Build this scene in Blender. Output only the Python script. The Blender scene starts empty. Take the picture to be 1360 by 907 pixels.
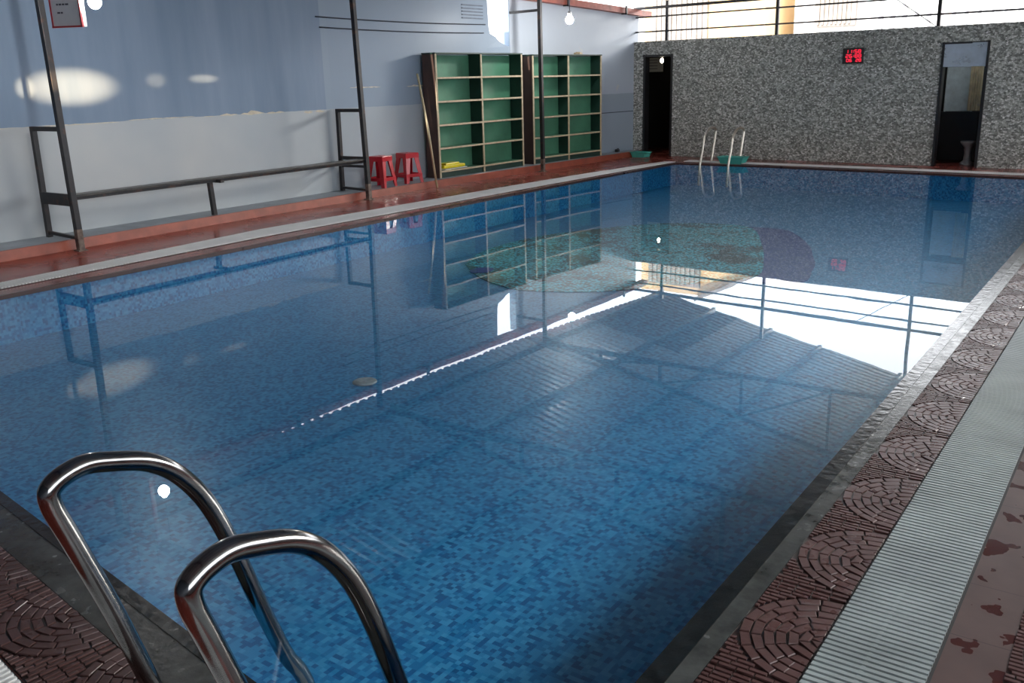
import bpy, bmesh, math, random
from mathutils import Vector, Matrix
S = bpy.context.scene
COL = S.collection
rnd = random.Random(7)
PI = math.pi

# ------------------------------------------------------------------ node helpers
class NT:
    """small wrapper for building materials out of nodes"""
    def __init__(self, name):
        self.m = bpy.data.materials.new(name); self.m.use_nodes = True
        self.t = self.m.node_tree; self.t.nodes.clear()
        self.out = self.t.nodes.new('ShaderNodeOutputMaterial')
    def n(self, typ, **kw):
        o = self.t.nodes.new(typ)
        for k, v in kw.items(): setattr(o, k, v)
        return o
    def link(self, a, b): self.t.links.new(a, b)
    def put(self, sock, v):
        if hasattr(v, 'is_output') or isinstance(v, bpy.types.NodeSocket): self.link(v, sock)
        else: sock.default_value = v
    def math(self, op, a, b=0.0, c=0.0):
        o = self.n('ShaderNodeMath', operation=op)
        self.put(o.inputs[0], a); self.put(o.inputs[1], b)
        if op in ('MULTIPLY_ADD', 'WRAP', 'COMPARE', 'SMOOTH_MIN'): self.put(o.inputs[2], c)
        return o.outputs[0]
    def mix(self, f, a, b):
        o = self.n('ShaderNodeMix', data_type='RGBA')
        self.put(o.inputs[0], f); self.put(o.inputs[6], a if not isinstance(a, tuple) else (*a, 1)); self.put(o.inputs[7], b if not isinstance(b, tuple) else (*b, 1))
        return o.outputs[2]
    def ramp(self, f, stops, interp='LINEAR'):
        o = self.n('ShaderNodeValToRGB'); r = o.color_ramp; r.interpolation = interp
        while len(r.elements) < len(stops): r.elements.new(0.5)
        for e, (p, c) in zip(r.elements, stops):
            e.position = p; e.color = (*c, 1) if isinstance(c, tuple) else (c, c, c, 1)
        self.link(f, o.inputs[0]); return o.outputs[0]
    def obj(self):
        return self.n('ShaderNodeTexCoord').outputs['Object']
    def xyz(self, v):
        o = self.n('ShaderNodeSeparateXYZ'); self.link(v, o.inputs[0]); return o.outputs
    def mapping(self, v, scale=(1, 1, 1), loc=(0, 0, 0), rot=(0, 0, 0)):
        o = self.n('ShaderNodeMapping'); self.link(v, o.inputs[0])
        o.inputs['Scale'].default_value = scale; o.inputs['Location'].default_value = loc; o.inputs['Rotation'].default_value = rot
        return o.outputs[0]
    def noise(self, v, scale, detail=3, rough=.5):
        o = self.n('ShaderNodeTexNoise'); self.link(v, o.inputs['Vector'])
        o.inputs['Scale'].default_value = scale; o.inputs['Detail'].default_value = detail; o.inputs['Roughness'].default_value = rough
        return o.outputs['Fac']
    def bump(self, h, strength=.5, dist=.01, normal=None):
        o = self.n('ShaderNodeBump'); self.link(h, o.inputs['Height'])
        o.inputs['Strength'].default_value = strength; o.inputs['Distance'].default_value = dist
        if normal: self.link(normal, o.inputs['Normal'])
        return o.outputs[0]
    def bsdf(self, col, rough=.5, metal=0.0, normal=None, spec=.5, coat=0.0, emis=None, estr=0.0):
        o = self.n('ShaderNodeBsdfPrincipled')
        self.put(o.inputs['Base Color'], (*col, 1) if isinstance(col, tuple) else col)
        self.put(o.inputs['Roughness'], rough); self.put(o.inputs['Metallic'], metal)
        self.put(o.inputs['Specular IOR Level'], spec); o.inputs['Coat Weight'].default_value = coat
        if normal: self.link(normal, o.inputs['Normal'])
        if emis: o.inputs['Emission Color'].default_value = (*emis, 1); o.inputs['Emission Strength'].default_value = estr
        self.link(o.outputs[0], self.out.inputs[0]); return o

def plain(name, col, rough=.5, metal=0.0, var=.12, vs=8.0, bump=.0, bs=40, spec=.5, coat=0.0):
    """paint / plastic / metal with slight procedural wear"""
    k = NT(name); v = k.obj(); f = k.noise(v, vs, 4, .6)
    dark = tuple(c * (1 - var * 2) for c in col); lite = tuple(min(1, c * (1 + var)) for c in col)
    c = k.ramp(f, [(.3, dark), (.7, lite)])
    nrm = k.bump(k.noise(v, bs, 3), bump, .01) if bump else None
    r = k.math('MULTIPLY_ADD', f, .2, rough - .1)
    k.bsdf(c, r, metal, nrm, spec, coat); return k.m

# ------------------------------------------------------------------ materials
def mat_mosaic(name, stops, cell=.021, lowvar=.25):
    k = NT(name); v = k.obj()
    sc = k.n('ShaderNodeVectorMath', operation='SCALE'); k.link(v, sc.inputs[0]); sc.inputs[3].default_value = 1 / cell
    off = k.n('ShaderNodeVectorMath', operation='ADD'); k.link(sc.outputs[0], off.inputs[0]); off.inputs[1].default_value = (.37, .41, .43)
    fl = k.n('ShaderNodeVectorMath', operation='FLOOR'); k.link(off.outputs[0], fl.inputs[0])
    wn = k.n('ShaderNodeTexWhiteNoise', noise_dimensions='3D'); k.link(fl.outputs[0], wn.inputs[0])
    low = k.noise(v, 9, 2)
    val = k.math('ADD', k.math('MULTIPLY', wn.outputs[0], 1 - lowvar), k.math('MULTIPLY', low, lowvar))
    c = k.ramp(val, stops, 'CONSTANT')
    k.bsdf(c, .35); return k.m
M = {}
M['pool_tile'] = mat_mosaic('pool_mosaic_tile', [(0, (.009, .13, .33)), (.26, (.016, .20, .44)), (.45, (.034, .275, .53)), (.72, (.062, .335, .59))])
def mat_scales():
    k = NT('fish_mosaic_green'); v = k.obj()
    f = k.noise(k.mapping(v, (1.0, 1.2, 1), rot=(0, 0, .6)), 1.25, 3, .6)
    w = k.n('ShaderNodeTexWhiteNoise'); sc = k.n('ShaderNodeVectorMath', operation='SNAP'); k.link(v, sc.inputs[0]); sc.inputs[1].default_value = (.024,) * 3
    k.link(sc.outputs[0], w.inputs[0])
    g = k.math('ADD', k.math('MULTIPLY', f, .8), k.math('MULTIPLY', w.outputs[0], .2))
    c = k.ramp(g, [(.36, (.001, .010, .010)), (.44, (.003, .05, .05)), (.49, (.02, .34, .42)), (.55, (.10, .75, .88)), (.61, (.006, .12, .10)), (.72, (.002, .03, .025))])
    k.bsdf(c, .4); return k.m
M['fish'] = mat_scales()
M['navy_tile'] = mat_mosaic('navy_mosaic_tile', [(0, (.008, .014, .20)), (.5, (.014, .025, .27)), (.8, (.02, .04, .34))])

def mat_water():
    k = NT('pool_water_surface')
    nz = k.noise(k.mapping(k.obj(), (1, 1, 1)), 1.6, 2, .4)
    b = k.bump(nz, .02, .02)
    fr = k.n('ShaderNodeFresnel'); bf = k.n('ShaderNodeNewGeometry').outputs['Backfacing']; k.link(k.math('ADD', 1.33, k.math('MULTIPLY', bf, 1 / 1.33 - 1.33)), fr.inputs['IOR']); k.link(b, fr.inputs['Normal'])
    tr = k.n('ShaderNodeBsdfTransparent'); tr.inputs[0].default_value = (.86, .95, .985, 1)
    gl = k.n('ShaderNodeBsdfGlossy'); gl.inputs['Roughness'].default_value = 0.0; gl.inputs[0].default_value = (1, 1, 1, 1); k.link(b, gl.inputs['Normal'])
    mx = k.n('ShaderNodeMixShader'); k.link(k.math('MULTIPLY', fr.outputs[0], .80), mx.inputs[0]); k.link(tr.outputs[0], mx.inputs[1]); k.link(gl.outputs[0], mx.inputs[2])
    k.link(mx.outputs[0], k.out.inputs[0]); return k.m
M['water'] = mat_water()

def mat_deck(name, base=(.27, .058, .042), relief=False, rough=.22):
    """wet terracotta deck tile"""
    k = NT(name); v = k.obj(); x, y, z = k.xyz(v)[:3]
    n1 = k.noise(v, 3.2, 5, .6); n2 = k.noise(v, 30, 3)
    c = k.ramp(n1, [(.3, tuple(a * .62 for a in base)), (.52, base), (.75, tuple(a * 1.25 for a in base))])
    # tile joints every 30 cm
    def joint(a, p, w):
        f = k.math('FRACT', k.math('DIVIDE', a, p)); return k.math('LESS_THAN', f, w)
    wet = k.ramp(k.noise(v, 1.7, 3), [(.4, 0.0), (.6, 1.0)])
    if not relief:
        # pressed low relief of arcs in 30 cm tiles
        fx = k.math('SUBTRACT', k.math('FRACT', k.math('DIVIDE', x, .3)), .5); fy = k.math('FRACT', k.math('DIVIDE', y, .3))
        r = k.math('SQRT', k.math('ADD', k.math('MULTIPLY', fx, fx), k.math('MULTIPLY', fy, fy)))
        g = k.math('LESS_THAN', k.math('FRACT', k.math('MULTIPLY', r, 9)), .22)
        h = k.math('SUBTRACT', k.math('MULTIPLY', n2, .3), k.math('MULTIPLY', g, .6))
        h = k.math('SUBTRACT', h, k.math('MAXIMUM', joint(x, .3, .02), joint(y, .3, .02)))
        b = k.bump(h, .22, .004)
    else:
        b = k.bump(k.math('ADD', n2, k.math('MULTIPLY', joint(y, .6, .006), -2.)), .12, .004)
    rr = k.math('MULTIPLY_ADD', wet, -.1, rough + .08)
    k.bsdf(c, rr, 0, b, .5); return k.m
M['deck'] = mat_deck('wet_terracotta_deck')
M['ledge'] = plain('terracotta_ledge', (.34, .085, .05), .4, var=.15, vs=5)
def mat_slab():
    k = NT('brown_slab'); v = k.obj(); x, y, z = k.xyz(v)[:3]
    n1 = k.noise(v, 5, 5, .6); c = k.ramp(n1, [(.3, (.062, .034, .031)), (.7, (.095, .057, .052))])
    wp = k.ramp(k.noise(v, 7.5, 3, .55), [(.60, 0.0), (.615, 1.0)])
    j = k.math('LESS_THAN', k.math('FRACT', k.math('DIVIDE', y, .33)), .012)
    c = k.mix(k.math('MULTIPLY', wp, .8), c, (.06, .014, .012)); c = k.mix(j, c, (.04, .02, .02))
    k.bsdf(c, k.math('MULTIPLY_ADD', wp, -.3, .42), 0, k.bump(k.math('SUBTRACT', n1, j), .15, .004)); return k.m
M['slab'] = mat_slab()

def mat_fans():
    k = NT('embossed_fan_stone'); v = k.obj(); n1 = k.noise(v, 5, 4, .6); n2 = k.noise(v, 70, 3)
    c = k.ramp(n1, [(.3, (.070, .032, .029)), (.7, (.115, .060, .056))])
    k.bsdf(c, k.ramp(k.noise(v, 11, 3), [(.3, .40), (.7, .24)]), 0, k.bump(n2, .25, .003), .5); return k.m
M['fans'] = mat_fans()
M['fan_grout'] = plain('dark_fan_groove', (.022, .009, .008), .35, var=.2, vs=20)
def mat_coping():
    k = NT('wet_grey_coping'); v = k.obj(); n1 = k.noise(v, 7, 5, .65)
    c = k.ramp(n1, [(.3, (.03, .033, .031)), (.7, (.085, .09, .086))])
    k.bsdf(c, k.ramp(k.noise(v, 14, 3), [(.3, .10), (.8, .34)]), 0, k.bump(k.noise(v, 45, 4), .22, .005)); return k.m
M['coping'] = mat_coping()
M['lip'] = plain('dark_tile_lip', (.014, .017, .018), .16, var=.3, vs=20, bump=.25, bs=22)
M['brown_lip'] = plain('brown_deck_lip', (.07, .028, .022), .3)
M['grate_grey'] = plain('grey_plastic_grating', (.33, .38, .38), .38, var=.12, vs=3)
M['grate_white'] = plain('white_plastic_grating', (.86, .87, .86), .5, var=.05, vs=3)
M['dark_channel'] = plain('dark_gutter', (.02, .02, .022), .6)

def mat_paint():
    """pale lower wall paint and blue upper paint with shade mixed into it, divided at 1.24 m; streaks of grime"""
    k = NT('wall_paint_blue_grey'); v = k.obj(); x, y, z = k.xyz(v)[:3]
    streak = k.noise(k.mapping(v, (1, .9, .12)), 3, 4, .6); n2 = k.noise(v, .8, 3)
    up = k.ramp(streak, [(.3, (.165, .24, .345)), (.7, (.225, .30, .41))])  # blue made darker to carry the shade on the upper wall
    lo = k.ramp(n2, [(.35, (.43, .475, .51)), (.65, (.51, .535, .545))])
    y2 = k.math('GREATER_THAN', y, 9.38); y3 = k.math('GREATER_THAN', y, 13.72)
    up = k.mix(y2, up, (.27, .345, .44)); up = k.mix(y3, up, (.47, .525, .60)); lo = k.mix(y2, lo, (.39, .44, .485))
    f = k.math('GREATER_THAN', k.math('ADD', z, k.math('MULTIPLY', k.noise(v, 4, 3), .02)), 1.255)
    # beyond the shelves the lower paint is bluer
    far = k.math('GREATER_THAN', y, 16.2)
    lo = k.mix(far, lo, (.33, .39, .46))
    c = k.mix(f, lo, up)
    cr = k.ramp(k.noise(v, 2.1, 2), [(.74, 0.0), (.76, 1.0)])
    c = k.mix(k.math('MULTIPLY', cr, .5), c, (.6, .58, .52))
    # panel seam
    sm = k.math('LESS_THAN', k.math('ABSOLUTE', k.math('SUBTRACT', z, .885)), .008)
    c = k.mix(k.math('MULTIPLY', sm, far), c, (.06, .07, .09))
    k.bsdf(c, .42, 0, k.bump(k.noise(k.mapping(v, (1, 1, .4)), 6, 3), .08, .02), .35); return k.m
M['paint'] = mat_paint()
M['plaster'] = plain('bare_cream_plaster', (.66, .60, .48), .8, var=.1, vs=20)
def mat_stone():
    k = NT('grey_stone_chip_cladding'); v = k.obj()
    def vor(scale, feat='F1'):
        o = k.n('ShaderNodeTexVoronoi', feature=feat); k.link(k.mapping(v, (1, 1, 1.35)), o.inputs['Vector']); o.inputs['Scale'].default_value = scale; return o
    a = vor(32); e = vor(32, 'DISTANCE_TO_EDGE')
    sx = k.xyz(a.outputs['Color'])
    c = k.ramp(sx[0], [(0, (.10, .102, .09)), (.3, (.25, .255, .225)), (.6, (.43, .44, .40)), (.85, (.64, .65, .61)), (1, (.85, .85, .82))])
    w = k.mix(k.math('MULTIPLY', sx[1], .15), c, (.36, .40, .41))
    edge = k.ramp(e.outputs['Distance'], [(.02, 1.0), (.09, 0.0)])
    c = k.mix(k.math('MULTIPLY', edge, .6), w, (.12, .12, .11))
    lowf = k.noise(v, 1.3, 3); c = k.mix(k.math('MULTIPLY', lowf, .12), c, (.32, .32, .305))
    h = k.math('ADD', sx[2], k.math('MULTIPLY', edge, -.7))
    k.bsdf(c, .55, 0, k.bump(h, .5, .012)); return k.m
M['stone'] = mat_stone()
def mat_steel_paint():
    k = NT('rusty_black_steel'); v = k.obj(); x, y, z = k.xyz(v)[:3]
    f = k.noise(v, 7, 5, .65)
    c = k.ramp(f, [(.35, (.014, .014, .017)), (.56, (.022, .02, .022)), (.66, (.07, .032, .022)), (.78, (.12, .05, .03))])
    k.bsdf(c, .42, .2, k.bump(f, .2, .004)); return k.m
M['steel'] = mat_steel_paint()
def mat_post_base():
    k = NT('steel_worn_to_grey'); v = k.obj(); f = k.noise(v, 12, 4, .6)
    k.bsdf(k.ramp(f, [(.35, (.05, .035, .03)), (.6, (.22, .17, .14)), (.8, (.33, .3, .27))]), .7); return k.m
M['post_base'] = mat_post_base()
def mat_stainless(name, col=(.55, .54, .52), r=.13, br=True):
    k = NT(name); v = k.obj(); f = k.noise(k.mapping(v, (1, 1, 1)), 25, 4)
    k.bsdf(k.ramp(f, [(.3, tuple(a * .8 for a in col)), (.7, col)]), k.math('MULTIPLY_ADD', f, .1, r), 1.0, k.bump(f, .03, .003)); return k.m
M['stainless'] = mat_stainless('polished_stainless_tube', (.30, .30, .30), .1)
M['stainless_far'] = mat_stainless('warm_stainless_tube', (.80, .74, .64), .28)
def mat_roof():
    k = NT('corrugated_sheet'); v = k.obj(); x, y, z = k.xyz(v)[:3]
    f = k.noise(k.mapping(v, (.25, 1.5, 1)), 2.5, 4)
    c = k.ramp(f, [(.3, (.56, .58, .60)), (.7, (.72, .74, .76))])
    k.bsdf(c, .34, .25); return k.m
M['roof'] = mat_roof()
M['roof_rust'] = plain('rust_brown_sheet', (.20, .13, .13), .5, .2, var=.2, vs=3)
M['red_beam'] = plain('red_painted_beam', (.46, .12, .085), .5, var=.2, vs=6)
M['black_trim'] = plain('black_plastic', (.012, .012, .014), .35)
M['red_plastic'] = plain('red_plastic', (.50, .006, .018), .32, var=.06, coat=.3)
M['teal_plastic'] = plain('teal_plastic', (.07, .42, .36), .4, var=.08)
M['green_board'] = plain('green_shelf_board', (.075, .24, .145), .55, var=.12, vs=3)
M['dark_green'] = plain('dark_green_shelf_side', (.012, .045, .033), .5, var=.2, vs=3)
M['brown_side'] = plain('brown_laminate_side', (.075, .042, .032), .5, var=.15, vs=4)
M['wood_edge'] = plain('pale_wood_edge', (.52, .42, .28), .6, var=.12, vs=14)
M['pole_wood'] = plain('pale_bamboo_pole', (.55, .46, .28), .5, var=.12, vs=10)
M['yellow'] = plain('yellow_plastic', (.85, .72, .02), .35, var=.05)
M['white'] = plain('white_board', (.72, .72, .74), .5, var=.03)
M['paper'] = plain('white_paper', (.75, .75, .72), .7, var=.03)
M['ink'] = plain('grey_ink', (.10, .10, .13), .7)
M['red_frame'] = plain('red_sign_frame', (.55, .04, .05), .4)
M['cable'] = plain('dark_cable', (.03, .04, .06), .6)
M['cement'] = plain('pale_cement', (.42, .42, .40), .8, var=.2, vs=12)
M['plank'] = plain('weathered_dark_plank', (.055, .05, .045), .35, var=.35, vs=6)
M['blue_panel'] = plain('pale_blue_metal_panel', (.42, .50, .60), .3, .5, var=.1, vs=5)
M['dark_room'] = plain('dark_room_wall', (.016, .016, .016), .6)
M['dark_door'] = plain('dark_door_leaf', (.02, .02, .022), .35)
M['yellow_wall'] = plain('yellow_ochre_plaster', (.74, .53, .29), .8, var=.08, vs=1)
M['pale_wall'] = plain('pale_render', (.80, .80, .82), .8, var=.04, vs=1)
M['grey_sheet'] = plain('grey_brown_sheet', (.33, .29, .26), .7, var=.15, vs=2)
M['outside_ground'] = plain('outside_concrete', (.3, .29, .27), .9)
M['cream_cloth'] = plain('cream_curtain', (.85, .76, .56), .8)
M['pane_blue'] = plain('pale_blue_door_panel', (.62, .72, .76), .35, var=.1)
M['china'] = plain('grey_ceramic', (.35, .35, .36), .3)
def emi(name, col, s):
    k = NT(name); k.bsdf(tuple(c * .5 for c in col), .4, emis=col, estr=s); return k.m
M['bulb'] = emi('glowing_bulb', (1.0, .97, .92), 330)
M['bulb_far'] = emi('glowing_bulb_far', (1.0, .98, .95), 330)
M['bulb_small'] = emi('glowing_bulb_small', (1.0, .88, .65), 25)
M['led'] = emi('red_led', (1.0, .02, .06), 1.3)

# ------------------------------------------------------------------ mesh helpers
class MB:
    def __init__(self): self.bm = bmesh.new(); self.mi = 0
    def _new(self, faces):
        for f in faces: f.material_index = self.mi
    def box(self, c, s, rot=None, bev=0.0):
        m = Matrix.Translation(c) @ (rot.to_4x4() if rot else Matrix.Identity(4)) @ Matrix.Diagonal((*s, 1))
        vs = bmesh.ops.create_cube(self.bm, size=1, matrix=m)['verts']
        fs = {f for v in vs for f in v.link_faces}; self._new(fs)
        if bev:
            es = {e for v in vs for e in v.link_edges}
            r = bmesh.ops.bevel(self.bm, geom=list(es), offset=bev, segments=2, affect='EDGES', profile=.5)
            self._new(r['faces'])
        return self
    def bar(self, a, b, w, h=None, up=Vector((0, 0, 1)), bev=0.0):
        a, b = Vector(a), Vector(b); d = b - a; L = d.length; z = d.normalized()
        u = up if abs(z.dot(up)) < .98 else Vector((0, 1, 0))
        x = u.cross(z).normalized(); y = z.cross(x)
        R = Matrix((x, y, z)).transposed()
        return self.box((a + b) / 2, (w, h or w, L), R, bev)
    def tube(self, pts, r, seg=12, caps=True, rr=None):
        pts = [Vector(p) for p in pts]; rings = []; n = len(pts)
        t0 = (pts[1] - pts[0]).normalized(); u = t0.orthogonal().normalized()
        for i, p in enumerate(pts):
            t = ((pts[min(i + 1, n - 1)] - pts[max(i - 1, 0)])).normalized()
            u = (u - t * u.dot(t)).normalized(); w = t.cross(u); q = rr[i] if rr else r
            rings.append([self.bm.verts.new(p + (u * math.cos(a) + w * math.sin(a)) * q) for a in (2 * PI * j / seg for j in range(seg))])
        fs = []
        for A, B in zip(rings, rings[1:]):
            for j in range(seg):
                f = self.bm.faces.new((A[j], A[(j + 1) % seg], B[(j + 1) % seg], B[j])); f.smooth = True; fs.append(f)
        if caps: fs += [self.bm.faces.new(rings[0][::-1]), self.bm.faces.new(rings[-1])]
        self._new(fs); return self
    def lathe(self, prof, c, seg=24):
        c = Vector(c); rings = []
        for r, z in prof: rings.append([self.bm.verts.new(c + Vector((max(r, 1e-4) * math.cos(a), max(r, 1e-4) * math.sin(a), z))) for a in (2 * PI * j / seg for j in range(seg))])
        fs = []
        for A, B in zip(rings, rings[1:]):
            for j in range(seg):
                f = self.bm.faces.new((A[j], A[(j + 1) % seg], B[(j + 1) % seg], B[j])); f.smooth = True; fs.append(f)
        fs += [self.bm.faces.new(rings[0][::-1]), self.bm.faces.new(rings[-1])]
        self._new(fs); return self
    def quad(self, *p):
        self._new([self.bm.faces.new([self.bm.verts.new(q) for q in p])]); return self
    def prism(self, poly, z0, z1):
        """closed vertical prism over an xy polygon"""
        lo = [self.bm.verts.new((x, y, z0)) for x, y in poly]; hi = [self.bm.verts.new((x, y, z1)) for x, y in poly]; n = len(poly)
        fs = [self.bm.faces.new(hi), self.bm.faces.new(lo[::-1])]
        fs += [self.bm.faces.new((lo[i], lo[(i + 1) % n], hi[(i + 1) % n], hi[i])) for i in range(n)]
        self._new(fs); return self
    def build(self, name, mats, parent=None, smooth=False, loc=None, rot=None):
        bmesh.ops.recalc_face_normals(self.bm, faces=self.bm.faces)
        me = bpy.data.meshes.new(name); self.bm.to_mesh(me); self.bm.free()
        for m in (mats if isinstance(mats, list) else [mats]): me.materials.append(m)
        if smooth:
            for p in me.polygons: p.use_smooth = True
        o = bpy.data.objects.new(name, me); COL.objects.link(o)
        if parent: o.parent = parent
        if loc is not None: o.location = loc
        if rot is not None: o.rotation_euler = rot
        return o
def tag(o, label, cat, group=None, kind=None):
    o['label'] = label; o['category'] = cat
    if group: o['group'] = group
    if kind: o['kind'] = kind
    return o
def thing(name, label, cat, loc=(0, 0, 0), rotz=0, group=None):
    o = bpy.data.objects.new(name, None); COL.objects.link(o); o.location = loc; o.rotation_euler = (0, 0, rotz)
    o.empty_display_size = .1
    return tag(o, label, cat, group)
def struct(o, label=None):
    o['kind'] = 'structure'
    if label: o['label'] = label
    return o
def lerp(tab, y):
    if y <= tab[0][0]: return tab[0][1]
    for (a, va), (b, vb) in zip(tab, tab[1:]):
        if y <= b: return va + (vb - va) * (y - a) / (b - a)
    return tab[-1][1]
def smooth_pts(pts, k=8):
    P = [Vector(p) for p in pts]; out = []
    for i in range(len(P) - 1):
        p0, p1, p2, p3 = P[max(i - 1, 0)], P[i], P[i + 1], P[min(i + 2, len(P) - 1)]
        for j in range(k):
            t = j / k
            out.append(.5 * ((2 * p1) + (p2 - p0) * t + (2 * p0 - 5 * p1 + 4 * p2 - p3) * t * t + (3 * p1 - p0 - 3 * p2 + p3) * t ** 3))
    return out + [P[-1]]

# ------------------------------------------------------------------ plan of the place (metres; camera stands over the origin)
ZW = -.015; ZF = -.40; Y0, X1 = -2.6, 2.1
WATER_L = [(2.1, -7.62), (3.6, -7.63), (6.3, -7.65), (10.9, -7.66), (13.5, -7.60), (16.0, -7.50)]
GR_IN = [(1.0, -7.86), (3.7, -7.88), (6.5, -7.96), (11.1, -7.80), (13.6, -7.70), (16.0, -7.55)]
GR_OUT = [(1.0, -8.10), (3.8, -8.12), (6.9, -8.38), (11.6, -8.19), (13.8, -8.03), (16.1, -7.76)]
CURB = [(Y0, -9.16), (4.3, -9.18), (7.6, -9.27), (10.7, -9.25), (13.8, -9.12), (17.4, -8.9)]
WALL = [(Y0, -9.72), (9.5, -9.74), (13.5, -9.64), (17.44, -9.16), (17.6, -9.14)]
FARW = lambda x: 17.45 - .0946 * (x + 9.2)
NEARE = lambda x: 1.375 - .137 * (x + 2.03)
FAR_E = [(-7.5, 16.0), (-5.75, 15.97), (-3.64, 15.73), (-1.68, 15.49), (-.98, 15.41)]
FLx, XR = -7.5, -.98
NL, NR = (-7.62, NEARE(-7.62)), (XR, NEARE(XR))
def ys(a, b, n): return [a + (b - a) * i / n for i in range(n + 1)]

# floor (deck)
f = MB()
yy = ys(NL[1], 16.0, 24)
left_edge = [(lerp(WATER_L, y), y) for y in yy]
def strip(mb, A, B, z=0.0):
    for (a, b), (c, d) in zip(zip(A, A[1:]), zip(B, B[1:])): mb.quad((*a, z), (*c, z), (*d, z), (*b, z))
strip(f, [(-9.9, y) for y in yy], left_edge)
f.quad((-9.9, Y0, 0), (X1, Y0, 0), (X1, NR[1], 0), (-9.9, NL[1], 0)) if False else None
f.quad((-9.9, Y0, 0), (-7.62, Y0, 0), (-7.62, NL[1], 0), (-9.9, NL[1], 0))
f.quad((-7.62, Y0, 0), (XR, Y0, 0), (XR, NR[1], 0), (-7.62, NL[1], 0))
f.quad((XR, Y0, 0), (X1, Y0, 0), (X1, NR[1], 0), (XR, NR[1], 0))
f.quad((XR, NR[1], 0), (X1, NR[1], 0), (X1, 15.41, 0), (XR, 15.41, 0))
strip(f, FAR_E[::-1], [(x, 19.6) for x, _ in FAR_E[::-1]])
f.quad((XR, 15.41, 0), (X1, 15.41, 0), (X1, 19.6, 0), (XR, 19.6, 0))
f.quad((-9.9, 16.0, 0), (-7.5, 16.0, 0), (-7.5, 19.6, 0), (-9.9, 19.6, 0))
bmesh.ops.remove_doubles(f.bm, verts=f.bm.verts, dist=1e-4)
struct(f.build('floor', M['deck']), 'wet red terracotta pool deck')

# pool basin
rim = left_edge + FAR_E[1:] + [NR]
b = MB(); n = len(rim)
b.bm.faces.new([b.bm.verts.new((x, y, ZF)) for x, y in rim])
for i in range(n):
    p, q = rim[i], rim[(i + 1) % n]
    b.quad((*p, ZF), (*q, ZF), (*q, -.02), (*p, -.02))
bmesh.ops.remove_doubles(b.bm, verts=b.bm.verts, dist=1e-4)
struct(b.build('pool_basin', M['pool_tile']), 'blue mosaic tiled pool basin')
w = MB(); w.bm.faces.new([w.bm.verts.new((x, y, ZW)) for x, y in rim])
wo = struct(w.build('pool_water', M['water']), 'still clear water filling the pool')
if wo.data.polygons[0].normal.z < 0: wo.data.flip_normals()

# coping on the right and near edges, red fan tiles, slab
def offs(mb, x0, x1, ya, yb, z0, z1): mb.prism([(x0, ya), (x1, ya), (x1, yb), (x0, yb)], z0, z1)
c = MB(); offs(c, XR + .05, -.862, 1.26, 15.40, 0, .006); c.mi = 1; offs(c, XR - .012, XR + .055, 1.24, 15.40, -.03, .008)
struct(c.build('trim_1', [M['coping'], M['lip']]), 'wet grey stone coping on right pool edge')
c = MB()
def nearstrip(mb, d0, d1, xa, xb, z0, z1):
    mb.prism([(xa, NEARE(xa) - d0), (xb, NEARE(xb) - d0), (xb, NEARE(xb) - d1), (xa, NEARE(xa) - d1)], z0, z1)
nearstrip(c, .03, .165, -7.6, -1.0, 0, .006); c.mi = 1; nearstrip(c, -.012, .035, -7.6, -.99, -.03, .008)
struct(c.build('trim_2', [M['coping'], M['lip']]), 'wet grey stone coping on near pool edge')
c = MB(); strip(c, [(lerp(WATER_L, y) - .03, y) for y in yy], [(lerp(WATER_L, y) + .012, y) for y in yy], .004)
strip(c, [(x, y - .01) for x, y in FAR_E], [(x, y + .03) for x, y in FAR_E], .004)
E_ = [(lerp(WATER_L, y) + .012, y) for y in yy]; F_ = [(x, y - .01) for x, y in FAR_E]
for A_ in (E_, F_):
    for p, p2 in zip(A_, A_[1:]): c.quad((*p, .004), (*p2, .004), (*p2, -.03), (*p, -.03))
struct(c.build('trim_3', M['brown_lip']), 'thin brown lip along left and far pool edges')

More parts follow.
